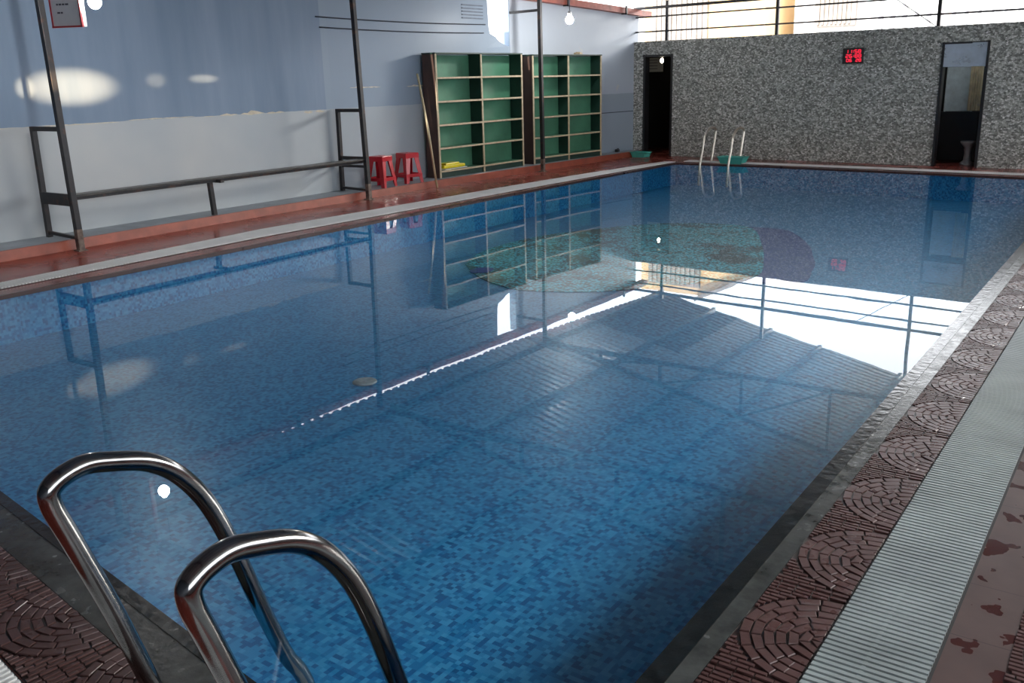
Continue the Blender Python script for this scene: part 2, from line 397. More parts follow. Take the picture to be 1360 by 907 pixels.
def fan_strip(name, origin, ang, x0, x1, ya, yb, z, label):
    m = MB(); m.mi = 1; m.prism([(x0, ya), (x1, ya), (x1, yb), (x0, yb)], -.001, .002); m.mi = 0
    P, R, NR_, top = .53, .236, 7, .008
    W_ = x1
    def block(p, rib=False):                       # p: four plan corners; tapered raised stone
        cx = sum(a for a, _ in p) / 4; cy_ = sum(b for _, b in p) / 4
        lo = [m.bm.verts.new((a, b, .0015)) for a, b in p]
        mid = [m.bm.verts.new((a, b, top - .002)) for a, b in p]
        def sh(a, b):
            d = math.hypot(cx - a, cy_ - b) or 1; t = min(.0022 / d, .4); return (a if rib else a + (cx - a) * t, b + (cy_ - b) * t)
        hi = [m.bm.verts.new((*sh(a, b), top)) for a, b in p]
        m._new([m.bm.faces.new(hi)] + [m.bm.faces.new((A[q_], A[(q_ + 1) % 4], B[(q_ + 1) % 4], B[q_])) for A, B in ((lo, mid), (mid, hi)) for q_ in range(4)])
    k0, k1 = math.ceil((ya + .27) / P), math.floor((yb - .27) / P); rs = random.Random(3)
    dr = R / NR_; g = .0055
    for k_ in range(k0, k1 + 1):
        yc = k_ * P
        for i_ in range(NR_):
            ra, rb = i_ * dr + g / 2, (i_ + 1) * dr - g / 2; ns = 2 if i_ == 0 else 2 + int(i_ * 1.35); off = rs.uniform(-.25, .25) if i_ else 0
            cuts = [0] + [(c_ + off) / ns for c_ in range(1, ns)] + [1]
            for ca, cb in zip(cuts, cuts[1:]):
                ta, tb = -PI / 2 + PI * ca, -PI / 2 + PI * cb; rm_ = (ra + rb) / 2; da = g / 2 / max(rm_, .012); ta += da; tb -= da
                nsub = max(1, int((tb - ta) * rm_ / .035))
                for u_ in range(nsub):
                    a_, b_ = ta + (tb - ta) * u_ / nsub, ta + (tb - ta) * (u_ + 1) / nsub
                    q4 = [(ra * math.cos(a_), yc + ra * math.sin(a_)), (rb * math.cos(a_), yc + rb * math.sin(a_)), (rb * math.cos(b_), yc + rb * math.sin(b_)), (ra * math.cos(b_), yc + ra * math.sin(b_))]
                    if all(x_ < W_ for x_, _ in q4): block(q4)
        nb = 26
        for i_ in range(nb):
            va = -P / 2 + .003 + i_ * (P - .006) / nb; vb = va + (P - .006) / nb * .62; vm = (va + vb) / 2
            xs = math.sqrt(max(0, (R + .006) ** 2 - vm * vm)) if abs(vm) < R + .006 else 0.004
            while xs < W_ - .012:
                xe = min(xs + .048, W_ - .003); block([(xs, yc + va), (xe, yc + va), (xe, yc + vb), (xs, yc + vb)], True); xs = xe + .005
    return struct(m.build(name, [M['fans'], M['fan_grout']], loc=(*origin, 0), rot=(0, 0, ang)), label)
fan_strip('trim_4', (-.625, 2.39), PI, -.004, .237, -13.2, 1.35, .005, 'red tiles embossed with stone fans between pool and grating')
fan_strip('trim_5', (.10, 2.66), PI, 0, .27, -14.0, 5.0, .005, 'red embossed fan tiles right of the brown slab')
a0 = math.atan(-.137)
fan_strip('trim_6', (-2.64, NEARE(-2.64) - .165), a0 - PI / 2, 0, .25, -4.9, 1.6, .005, 'dark red embossed fan tiles by the near ladder')
c = MB(); c.prism([(-.335, Y0), (-.168, Y0), (-.168, 15.9), (-.335, 15.9)], 0, .004)
struct(c.build('trim_7', M['slab']), 'smooth brown slab strip beside the right grating')

# ledge on the left
L = MB(); yl = ys(Y0, 17.38, 30)
for i in range(30):
    ya, yb = yl[i], yl[i + 1]
    A, B = (lerp(CURB, ya), ya), (lerp(CURB, yb), yb); WA, WB = (lerp(WALL, ya) - .02, ya), (lerp(WALL, yb) - .02, yb)
    L.mi = 0
    L.quad((*A, -.001), (*B, -.001), (B[0] - .015, B[1], .10), (A[0] - .015, A[1], .10))
    L.quad((A[0] - .015, ya, .10), (B[0] - .015, yb, .10), (B[0] - .05, yb, .102), (A[0] - .05, ya, .102))
    L.mi = 1; L.quad((A[0] - .05, ya, .102), (B[0] - .05, yb, .102), (*WB, .102), (*WA, .102))
bmesh.ops.remove_doubles(L.bm, verts=L.bm.verts, dist=1e-4)
M['ledge_top'] = plain('pale_ledge_top', (.33, .37, .41), .6, var=.12, vs=4)
struct(L.build('trim_8', [M['ledge'], M['ledge_top']]), 'low red ledge along foot of blue wall')

# ------------------------------------------------------------------ gratings
def grating(name, label, inner, outer, pitch, mat, group, ribs=(.42,), slat=.55):
    """inner/outer: functions t(m along) -> (x,y); slats across, one mesh; joining ribs and dark channel as parts"""
    t = thing(name, label, 'grating', group=group)
    (fi, fo, L) = (inner, outer, None)
    n = int(pitch[1] / pitch[0]); m = MB()
    for i in range(n):
        u = (i + .5) / n; du = slat * .5 / n
        a, b_, c_, d = fi(u - du), fi(u + du), fo(u + du), fo(u - du)
        h0, h1 = .006, .016
        lo = [m.bm.verts.new((*p, h0)) for p in (a, b_, c_, d)]; hi = [m.bm.verts.new((*p, h1)) for p in (a, b_, c_, d)]
        m.bm.faces.new(hi)
        for k in range(4): m.bm.faces.new((lo[k], lo[(k + 1) % 4], hi[(k + 1) % 4], hi[k]))
    for f_ in m.bm.faces: f_.smooth = False
    m.build('slats', mat, t)
    N = 30
    def line(s0, s1, z0, z1, nm, mt):
        q = MB()
        for i in range(N):
            def P(u, s): a, b_ = fi(u), fo(u); return (a[0] + (b_[0] - a[0]) * s, a[1] + (b_[1] - a[1]) * s)
            u0, u1 = i / N, (i + 1) / N
            q.quad((*P(u0, s0), z1), (*P(u1, s0), z1), (*P(u1, s1), z1), (*P(u0, s1), z1))
            q.quad((*P(u0, s0), z0), (*P(u1, s0), z0), (*P(u1, s0), z1), (*P(u0, s0), z1))
            q.quad((*P(u0, s1), z0), (*P(u1, s1), z0), (*P(u1, s1), z1), (*P(u0, s1), z1))
        return q.build(nm, mt, t)
    line(-.03, 1.03, 0, .0055, 'channel', M['dark_channel'])
    for r in ribs: line(r - .02, r + .02, .005, .0115, 'rib', mat)
    return t
lin = lambda a, b: (lambda u: (a[0] + (b[0] - a[0]) * u, a[1] + (b[1] - a[1]) * u))
grating('drain_grating', 'grey slatted overflow grating running along right side between fan tiles and slab', lin((-.618, -2.4), (-.618, 15.6)), lin((-.338, -2.4), (-.338, 15.6)), (.0245, 18.0), M['grate_grey'], 'overflow gratings around the pool', (.44,), .6)
gi = lambda u: (lerp(GR_IN, 1.9 + 14.2 * u), 1.9 + 14.2 * u); go = lambda u: (lerp(GR_OUT, 1.9 + 14.2 * u), 1.9 + 14.2 * u)
grating('drain_grating', 'white overflow grating on left deck below the bench', gi, go, (.03, 14.2), M['grate_white'], 'overflow gratings around the pool', (.5,), .7)
FG = [(-7.5, 16.22), (-5.8, 16.10), (-3.7, 15.93), (-1.7, 15.70), (-.62, 15.58)]
fgl = lambda u: (-7.45 + 6.83 * u, lerp(FG, -7.45 + 6.83 * u)); fgo = lambda u: (-7.45 + 6.83 * u, lerp(FG, -7.45 + 6.83 * u) + .28)
grating('drain_grating', 'white overflow grating along far pool edge below the stone wall', fgl, fgo, (.03, 6.83), M['grate_white'], 'overflow gratings around the pool', (.5,), .7)
gd = (1, -.137)
gn0 = lambda u: (-7.4 + 6.7 * u, NEARE(-7.4 + 6.7 * u) - .43); gn1 = lambda u: (-7.4 + 6.7 * u, NEARE(-7.4 + 6.7 * u) - .70)
grating('drain_grating', 'short visible piece of white grating in bottom left corner by the near ladder', gn0, gn1, (.0245, 6.7), M['grate_white'], 'overflow gratings around the pool', (.5,))

# ------------------------------------------------------------------ left wall with the broken opening
TH = .14; HT = [(Y0, 2.94), (13.7, 2.94), (17.44, 2.76)]; H = 2.94; BB = [(Y0, 2.92), (13.7, 2.92), (17.44, 2.74), (18, 2.71)]
def wpanel(mb, ya, yb, za, zb):
    xa, xb = lerp(WALL, ya), lerp(WALL, yb)
    P = [(xa, ya), (xb, yb), (xb - TH, yb), (xa - TH, ya)]
    lo = [mb.bm.verts.new((*p, za)) for p in P]; hi = [mb.bm.verts.new((*p, zb if zb != H else lerp(HT, p[1]))) for p in P]
    mb._new([mb.bm.faces.new(hi), mb.bm.faces.new(lo)] + [mb.bm.faces.new((lo[i], lo[(i + 1) % 4], hi[(i + 1) % 4], hi[i])) for i in range(4)])
wl = MB()
for a_, b_ in zip([Y0, 9.5], [9.5, 13.09]): wpanel(wl, a_, b_, 0, H)
wpanel(wl, 13.09, 13.70, 0, 2.1)
poly = [(13.09, 2.1), (13.70, 2.1), (13.70, 2.13), (13.62, 2.14), (13.53, 2.18), (13.42, 2.22), (13.34, 2.28), (13.19, 2.33), (13.16, 2.42), (13.13, 2.94), (13.09, 2.94)]
fr_, bk_ = [], []
for y, z in poly:
    x = lerp(WALL, y); fr_.append(wl.bm.verts.new((x, y, z))); bk_.append(wl.bm.verts.new((x - TH, y, z)))
wl.bm.faces.new(fr_); wl.bm.faces.new(bk_[::-1])
for i in range(len(poly)): j = (i + 1) % len(poly); wl.bm.faces.new((fr_[i], fr_[j], bk_[j], bk_[i]))
wpanel(wl, 13.70, 17.6, 0, H)
# bare patches where the paint has flaked along the paint line
wl.mi = 1
def flake(y0, y1, z0, amp, seed, n=None):
    r = random.Random(seed); n = n or max(4, int((y1 - y0) / .05)); T, Bt = [], []
    for i in range(n + 1):
        y = y0 + (y1 - y0) * i / n; e = math.sin(PI * i / n) ** .5 if 0 < i < n else 0
        x = lerp(WALL, y) + .003
        T.append((x, y, z0 + amp * e * r.uniform(.25, 1))); Bt.append((x, y, z0 - amp * e * r.uniform(.1, .5)))
    for i in range(n): wl.quad(Bt[i], Bt[i + 1], T[i + 1], T[i])
for a_, b_, z_, am, sd in [(5.1, 6.2, 1.235, .012, 1), (6.25, 7.2, 1.25, .012, 2), (7.55, 7.85, 1.245, .03, 3), (7.88, 8.28, 1.245, .045, 4), (8.3, 8.62, 1.24, .02, 5),
                           (8.95, 9.12, 1.22, .04, 6), (9.16, 9.35, 1.22, .035, 7), (9.85, 10.5, 1.525, .02, 8), (11.05, 11.45, 1.52, .025, 9), (7.3, 7.5, 1.24, .008, 10), (4.1, 5.0, 1.235, .008, 11)]:
    flake(a_, b_, z_, am, sd)
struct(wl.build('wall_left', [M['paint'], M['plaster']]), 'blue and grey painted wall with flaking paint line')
# louvre slits near the opening
sl = MB()
for i in range(5):
    y0, y1, z = 12.45, 13.0, 2.56 + i * .05
    sl.bar((lerp(WALL, y0) + .006, y0, z), (lerp(WALL, y1) + .006, y1, z), .012, .018)
M['vent_slat'] = plain('grey_blue_slat', (.17, .21, .27), .6)
tag(sl.build('wall_vent', M['vent_slat']), 'faint grey-blue slatted vent high on the wall left of the opening', 'vent')
# two thin cables
for z, (ya, yb), lb in [(2.47, (9.3, 13.05), 'upper of the two thin dark cables along the blue wall'), (2.335, (9.36, 13.0), 'lower of the two thin dark cables along the blue wall')]:
    q = MB(); q.tube([(lerp(WALL, ya + (yb - ya) * t) + .012, ya + (yb - ya) * t, z - .02 * math.sin(PI * t)) for t in [i / 12 for i in range(13)]], .009, 6)
    tag(q.build('wall_cable', M['cable']), lb, 'cable', 'cables on the blue wall')

# red beam on top of left wall
q = MB()
pb = [(lerp(WALL, y) + .16, y) for y in ys(Y0, 17.9, 14)]
for p, r_ in zip(pb, pb[1:]):
    q.bar((p[0] - .09, p[1] - .01, lerp(BB, p[1]) + .055), (r_[0] - .09, r_[1] + .01, lerp(BB, r_[1]) + .055), .14, .11)
struct(q.build('trim_9', M['red_beam']), 'red painted beam capping the blue wall')
for y in (8.2, 11.0, 15.1, 16.9):
    q = MB(); x = lerp(WALL, y) + .2; zb_ = lerp(BB, y); q.box((x - .02, y, zb_ + .05), (.03, .05, .16)).box((x - .06, y, zb_ - .015), (.12, .05, .02))
    tag(q.build('beam_bracket', M['steel']), {8.2: 'dark beam bracket above the bench', 11.0: 'dark beam bracket left of the shelves', 15.1: 'dark beam bracket above the far bulb', 16.9: 'dark beam bracket nearest the stone wall corner'}[y], 'bracket', 'brackets under the red beam')

# ------------------------------------------------------------------ far wall with two doorways
fw = MB()
def fpanel(mb, xa, xb, za, zb, th=.2, d=0.0):
    P = [(xa, FARW(xa) + d), (xb, FARW(xb) + d), (xb, FARW(xb) + d + th), (xa, FARW(xa) + d + th)]
    mb.prism(P, za, zb)
WT = 2.235
D1, D2 = (-8.93, -8.25), (-3.24, -2.53)
fpanel(fw, -10.7, D1[0], 0, WT); fpanel(fw, D1[1], D2[0], 0, WT); fpanel(fw, D2[1], X1 + .1, 0, WT)
fpanel(fw, *D1, 1.975, WT); fpanel(fw, *D2, 1.975, WT)
struct(fw.build('wall_back', M['stone']), 'grey stone-chip clad wall across the far end')
# changing rooms behind the wall
rm = MB()
for xa, xb in ((-10.6, -7.4), (-4.3, -1.6)):
    ya = FARW((xa + xb) / 2) + .2
    rm.box(((xa + xb) / 2, ya + 1.75, 1.1), (xb - xa, .1, 2.2)); rm.box((xa, ya + .9, 1.1), (.1, 1.8, 2.2)); rm.box((xb, ya + .9, 1.1), (.1, 1.8, 2.2))
rm.box((-9.0, 18.55, 2.2), (3.4, 2.0, .05)); rm.box((-3.0, 18.35, 2.17), (2.8, .9, .06))
struct(rm.build('wall_changing_rooms', M['dark_room']), 'dark rooms behind the doorways')

d1 = MB()
for x in D1: d1.box((x + (.02 if x == D1[0] else -.02), FARW(x) + .09, .99), (.04, .2, 1.98))
d1.box((sum(D1) / 2, FARW(-8.6) + .09, 1.955), (.68, .2, .04))
d1o = struct(d1.build('door_1', M['dark_door']), 'dark open doorway at the left end of the stone wall')
lf = MB(); lf.box((-8.36, 17.9, .95), (.04, .7, 1.85), bev=.004); lf.build('door_leaf', M['dark_door'], d1o)
d2 = MB()
for x in D2: d2.box((x + (.018 if x == D2[0] else -.018), FARW(x) + .08, .99), (.036, .2, 1.98))
d2.box((sum(D2) / 2, FARW(-2.9) + .08, 1.96), (.71, .2, .03))
d2o = struct(d2.build('door_2', M['dark_door']), 'open doorway with pale blue transom panel')
tp = MB(); tp.box((sum(D2) / 2, FARW(-2.885) + .0, 1.775), (.70, .02, .37), Matrix.Rotation(-.0946, 3, 'Z'), .004); tp.build('transom_panel', M['blue_panel'], d2o)
lf = MB(); lf.box((-2.60, 17.35, .80), (.03, .62, 1.58), bev=.004); lf.build('door_leaf', M['dark_door'], d2o)
hd = MB(); hd.tube([(-2.63, 17.12, .98), (-2.67, 17.12, .98), (-2.67, 17.22, .98)], .01, 8); hd.build('handle', M['stainless_far'], d2o)
# things in the right doorway
q = MB(); q.box((-3.09, 17.9, 1.25), (.46, .02, .80), bev=.003)
for x in (-3.3, -2.88): q.box((x, 17.885, 1.25), (.02, .03, .84))
struct(q.build('window_1', [M['pane_blue']]), 'pale blue panel inside the right doorway')
cu = MB(); n = 24
for i in range(n):
    x0 = -2.93 + .2 * i / n; x1_ = -2.93 + .2 * (i + 1) / n; g = lambda x: 17.80 + .012 * math.sin((x + 3) * 160)
    cu.quad((x0, g(x0), .86), (x1_, g(x1_), .86), (x1_, g(x1_), 1.66), (x0, g(x0), 1.66))
    cu.quad((x0, g(x0) + .01, .86), (x1_, g(x1_) + .01, .86), (x1_, g(x1_) + .01, 1.66), (x0, g(x0) + .01, 1.66))
tag(cu.build('hanging_curtain', M['cream_cloth']), 'cream curtain strip hanging inside the right doorway', 'curtain')
q = MB(); q.box((-3.05, 17.86, .42), (.62, .05, .80), bev=.005); q.box((-3.05, 17.84, .83), (.66, .09, .03))
tag(q.build('counter_panel', M['black_trim']), 'dark counter front below the pale panel in the right doorway', 'counter')
q = MB(); q.lathe([(.11, .0), (.11, .03), (.06, .07), (.05, .2), (.07, .3), (.12, .36), (.125, .39), (.1, .39)], (-2.76, 17.25, 0))
tag(q.build('pedestal_stool', M['china']), 'grey waisted pedestal standing in the right doorway', 'stool')
q = MB(); q.box((-9.56, 19.18, 1.80), (.42, .012, .30), bev=.002); q.mi = 1
for i in range(4): q.box((-9.58, 19.17, 1.90 - i * .06), (.2, .004, .012))
tag(q.build('notice_sheet', [M['paper'], M['ink']]), 'pinkish white notice on wall inside the left doorway', 'notice')
q = MB(); q.lathe([(.01, -.05), (.03, -.03), (.036, 0), (.025, .03), (.012, .05)], (-8.90, 18.2, 1.87), 16)
lt = thing('ceiling_bulb', 'small warm bulb glowing inside the left doorway', 'lamp', (0, 0, 0)); q.build('bulb', M['bulb_small'], lt)
q = MB(); q.tube([(-8.90, 18.2, 1.91), (-8.90, 18.2, 2.14)], .008, 8); q.build('cord', M['cable'], lt)

# digital clock
ck = thing('digital_clock', 'black digital clock with red glowing digits on the stone wall', 'clock', (-4.685, FARW(-4.685) - .03, 1.82), -.0946)
q = MB(); q.box((0, 0, 0), (.35, .05, .255), bev=.006); q.build('case', M['black_trim'], ck)
SEG = {'0': 'abcdef', '1': 'bc', '2': 'abged', '3': 'abgcd', '4': 'fgbc', '5': 'afgcd', '6': 'afgedc', '8': 'abcdefg', '7': 'abc', '9': 'abcdfg'}
def digits(txt, x, z, w, h, t):
    for ch in txt:
        m = MB()
        if ch == ':':
            for dz in (.28, .7): q_ = MB(); q_.box((x + t, -.027, z + h * dz), (t, .004, t)); q_.build('colon_dot', M['led'], ck)
            x += t * 3.2; continue
        if ch != ' ':
            for s in SEG[ch]:
                if s in 'agd': zz = {'a': h, 'g': h / 2, 'd': 0}[s]; m.box((x + w / 2, -.027, z + zz), (w * .9, .004, t))
                else:
                    xx = x if s in 'fe' else x + w; zz = h * .75 if s in 'fb' else h * .25; m.box((xx, -.027, z + zz), (t, .004, h * .42))
            m.build('digit', M['led'], ck)
        x += w * 1.5
digits('11:58', -.125, .045, .042, .052, .010)
digits('26:88', -.115, -.03, .042, .052, .010)
digits('06 28', -.10, -.098, .036, .045, .009)
# small marks on stone wall
for x, z, s, lb in [(-5.02, 1.28, .035, 'tiny white chip on stone wall left below the clock'), (-4.52, 1.37, .05, 'round pale plate on stone wall just below the clock')]:
    q = MB(); q.lathe([(s, -.006), (s, .004), (s * .8, .008)], (0, 0, 0), 14)
    tag(q.build('wall_plate', M['cement'], loc=(x, FARW(x) - .006, z), rot=(PI / 2, 0, -.0946)), lb, 'plate')

# ------------------------------------------------------------------ roof, purlins, trusses
RX, SL = -3.40, .215
zr = lambda x: 3.09 + SL * ((x if x <= RX else 2 * RX - x) + 9.3)
q = MB(); XE0, XE1 = -9.42, 2 * RX + 9.42; YE0, YE1 = -3.0, 18.6; pit = .18
EAVE = [(-3, -9.68), (7, -9.66), (9.5, -9.56), (13.5, -9.47), (18.7, -9.08)]; prof = []; y = YE0
while y < YE1: prof += [(y, 0), (y + .10, 0), (y + .12, .028), (y + .16, .028)]; y += pit
for xa, xb in ((XE0, -7.2), (-7.2, RX), (RX, XE1)):
    for (y0, h0), (y1, h1) in zip(prof, prof[1:]):
        q.mi = 1 if (xa == XE0 and y0 > 15.6) else 0
        ea = [xa, xa] if xa != XE0 else [lerp(EAVE, y0), lerp(EAVE, y1)]
        q.quad((ea[0], y0, zr(ea[0]) + h0), (xb, y0, zr(xb) + h0), (xb, y1, zr(xb) + h1), (ea[1], y1, zr(ea[1]) + h1))
bmesh.ops.remove_doubles(q.bm, verts=q.bm.verts, dist=1e-4)
struct(q.build('ceiling', [M['roof'], M['roof_rust']]), 'corrugated metal gable roof')
PUR = [-8.95, -7.7, -6.4, -5.35, -3.75, -3.05, -1.6, -.35, .9, 1.95]
PN = ['lowest purlin along left eave', 'second purlin up from left eave', 'third purlin up from left eave', 'fourth purlin up from left eave', 'purlin just left of ridge', 'purlin just right of ridge',
      'first purlin down the right slope', 'second purlin down the right slope', 'third purlin down the right slope', 'lowest purlin along right eave']
for x, lb in zip(PUR, PN):
    q = MB(); q.box((x, 7.8, zr(x) - .055), (.07, 21.5, .09)); tag(q.build('roof_purlin', M['steel']), 'dark steel ' + lb, 'purlin', 'purlins under the roof')
for y, lb in [(13.74, 'steel roof truss above the far bulb and cross-armed post'), (9.52, 'steel roof truss above the middle post'), (5.12, 'steel roof truss above the left post and sign'), (.7, 'steel roof truss nearest the camera')]:
    t = thing('roof_truss', lb, 'truss', group='roof trusses'); xl = -9.0; xr = 2 * RX + 9.0
    q = MB(); q.bar((xl, y, 3.12), (xr, y, 3.12), .06, .07); q.build('bottom_chord', M['steel'], t)
    for s, (xa, xb) in enumerate(((xl, RX), (RX, xr))):
        q = MB(); q.bar((xa, y, max(zr(xa) - .13, 2.95)), (xb, y, zr(xb) - .14), .06, .07); q.build('top_chord', M['steel'], t)
    V = [-7.81, -6.65, -5.18, -3.75]
    for x in V + [2 * RX - v for v in V]:
        q = MB(); q.bar((x, y, 3.12), (x, y, zr(x) - .13), .045); q.build('strut', M['steel'], t)
    W_ = [(-7.81, -6.65), (-6.65, -5.18), (-5.18, -3.75)]
    for a_, b_ in W_ + [(2 * RX - a_, 2 * RX - b_) for a_, b_ in W_]:
        q = MB(); q.bar((a_, y, zr(a_) - .15), (b_, y, 3.14), .035); q.build('brace', M['steel'], t)

# posts on the left
POST = {'left': (-9.06, 5.12, 3.1), 'mid': (-9.17, 9.52, 3.1), 'far': (-8.985, 13.74, 3.1)}
LB = {'left': 'tall dark steel post at left end of the bench', 'mid': 'tall dark steel post at right end of the bench by the red stools', 'far': 'tall dark steel post in front of the right bookcase'}
for kx, (x, y, h) in POST.items():
    t = thing('roof_post', LB[kx], 'post', (x, y, 0), group='steel roof posts on left deck')
    lean = .07 if kx != 'far' else .02
    q = MB(); q.bar((0, 0, .22), (-lean, 0, h), .062, .062, bev=.005); q.build('shaft', M['steel'], t)
    q = MB(); q.bar((0, 0, 0), (0, 0, .225), .064, .064, bev=.005).box((0, 0, .006), (.10, .10, .012)); q.build('foot', M['post_base'], t)
    if kx == 'far':
        q = MB(); q.bar((0, 0, 2.69), (-.66, 0, 2.68), .04); q.build('cross_arm', M['steel'], t)
for x, lb in ((1.9, 5.12), (1.9, 9.52), (1.9, 13.74), (1.9, .7)):
    q = MB(); q.bar((x, lb, 0), (x, lb, 3.1), .08); tag(q.build('roof_post', M['steel']), 'dark steel post on right side of hall, %s' % {5.12: 'second from the camera', 9.52: 'third from the camera', 13.74: 'farthest', .7: 'nearest the camera'}[lb], 'post')

# bench
bt = thing('wall_bench', 'long dark plank bench with steel end frames along the blue wall', 'bench', (0, 0, 0))
q = MB()
q.box((0, 0, 0), (.17, 4.37, .024), Matrix.Rotation(.0229, 3, 'Z'), .004)
for v in q.bm.verts: v.co += Vector((-9.21, 7.33, .555))
pk = q.build('seat_plank', M['plank'], bt)
q = MB(); q.bar((-9.15, 5.15, .525), (-9.25, 9.52, .525), .03, .035); q.build('seat_rail', M['steel'], bt)
for y, xf, xb in ((5.12, -9.08, -9.63), (9.52, -9.17, -9.68)):
    q = MB(); q.bar((xb, y, .1), (xb + .02, y, 1.245), .05, .05); q.bar((xb, y, 1.225), (xf, y, 1.225), .045, .045)
    if y < 6: q.bar((xb, y - .02, .52), (xf, y - .02, .52), .03, .12)
    else: q.bar((xb, y, .57), (xf, y, .57), .035, .05).bar((xb, y, .46), (xf, y, .46), .035, .035)
    q.bar((xb, y, .15), (xf, y, .13), .035, .03); q.build('end_frame', M['steel'], bt)
q = MB(); q.bar((-9.34, 7.02, .1), (-9.34, 7.0, .52), .05, .05).bar((-9.42, 7.0, .515), (-9.1, 7.0, .515), .05, .03); q.build('leg', M['steel'], bt)

# ------------------------------------------------------------------ bookcases
def bookcase(name, label, A, B, z0, z1, depth, side_mats, rows=5, lo_w=.0, kick=.10):
    """A, B: front bottom corners (x,y) left and right seen from the pool"""
    A, B = Vector((*A, 0)), Vector((*B, 0)); d = (B - A); Wd = d.length; ang = math.atan2(d.y, d.x) - PI / 2
    # local frame: y along the front, -x into the wall
    t = thing(name, label, 'bookcase', (A.x, A.y, z0), ang, 'green bookcases'); Ht = z1 - z0; e = .024
    q = MB(); q.box((-depth + .008, Wd / 2, Ht / 2), (.016, Wd - .01, Ht - .02)); q.build('back_panel', M['green_board'], t)
    for y, nm in ((0, 0), (Wd / 2, 1), (Wd, 2)):
        q = MB(); yc = min(max(y, e / 2), Wd - e / 2); dd = depth - (.02 if nm == 1 else 0)
        q.box((-depth / 2 - .01, yc, Ht / 2), (depth - .02, e, Ht)); o = q.build('side_panel' if nm != 1 else 'divider', side_mats[nm], t)
        q = MB(); q.box((-.009, yc, Ht / 2), (.018, e + .012, Ht), bev=.002); q.build('edge_strip', M['wood_edge'], o)
    q = MB(); q.box((-depth / 2, Wd / 2, Ht + .011), (depth + .01, Wd + .02, .022), bev=.003); q.build('top_board', M['dark_green'], t)
    q = MB(); q.box((-.03, Wd / 2, kick / 2), (.02, Wd - .05, kick)); q.build('kick_board', M['dark_green'], t)
    for i in range(rows):
        z = kick + (Ht - kick) * i / rows
        q = MB(); q.box((-depth / 2 - .01, Wd / 2, z), (depth - .03, Wd - .05, .022)); o = q.build('shelf', M['green_board'], t)
        q = MB(); q.box((-.006, Wd / 2, z), (.016, Wd - .03, .028), bev=.002); q.build('edge_strip', M['wood_edge'], o)
    return t
S1A, S1B = (-9.36, 11.36), (-9.30, 13.62)
bookcase('bookcase', 'green open bookcase with a yellow item on its bottom shelf, left of two', S1A, S1B, .104, 1.985, .27, [M['brown_side'], M['dark_green'], M['dark_green']])
S2A, S2B = (-9.27, 13.90), (-9.06, 15.95)
bookcase('bookcase', 'green open bookcase behind a steel post, right of two', S2A, S2B, .104, 1.965, .26, [M['brown_side'], M['dark_green'], M['dark_green']])
q = MB(); yb_ = [(-9.58, 11.5), (-9.36, 11.5), (-9.355, 12.05), (-9.57, 12.0)]
q.box((-9.49, 11.78, .275), (.19, .52, .05), Matrix.Rotation(-.05, 3, 'Z'), .012).box((-9.50, 11.74, .315), (.17, .40, .03), Matrix.Rotation(.1, 3, 'Z'), .010)
tag(q.build('yellow_float', M['yellow'], loc=(0, 0, -.012)), 'bright yellow swim float lying on bottom shelf of the left bookcase', 'float')
q = MB(); q.box((-9.49, 11.80, .231), (.21, .60, .012), Matrix.Rotation(.04, 3, 'Z'), .003)
tag(q.build('paper_sheet', M['paper'], loc=(0, 0, -.005)), 'white sheet under the yellow float in the left bookcase', 'paper')
q = MB(); q.box((0, 0, .018), (.12, .22, .036), bev=.012); q.box((0, .02, .042), (.08, .12, .014), bev=.005)
tag(q.build('folded_cloth', M['wood_edge'], loc=(-9.26, 15.42, 1.988), rot=(0, 0, .3)), 'small beige bundle lying on top of the right bookcase', 'cloth')
q = MB(); q.tube([(-9.16, 11.02, 0.0), (-9.33, 11.07, .9), (-9.53, 11.12, 1.70)], .017, 10)
tag(q.build('wooden_pole', M['pole_wood']), 'pale wooden pole leaning on the wall at left side of the bookcases', 'pole')
q = MB(); q.prism([(-9.30, 13.98), (-9.27, 13.93), (-9.22, 14.0), (-9.26, 14.06)], .102, .30) if False else None
q.box((0, 0, .03), (.07, .10, .06), bev=.015); q.box((0, .03, .065), (.03, .04, .02), bev=.006)
tag(q.build('small_box', M['black_trim'], loc=(-9.15, 16.75, .102)), 'small dark object on the ledge right of the bookcases', 'box')

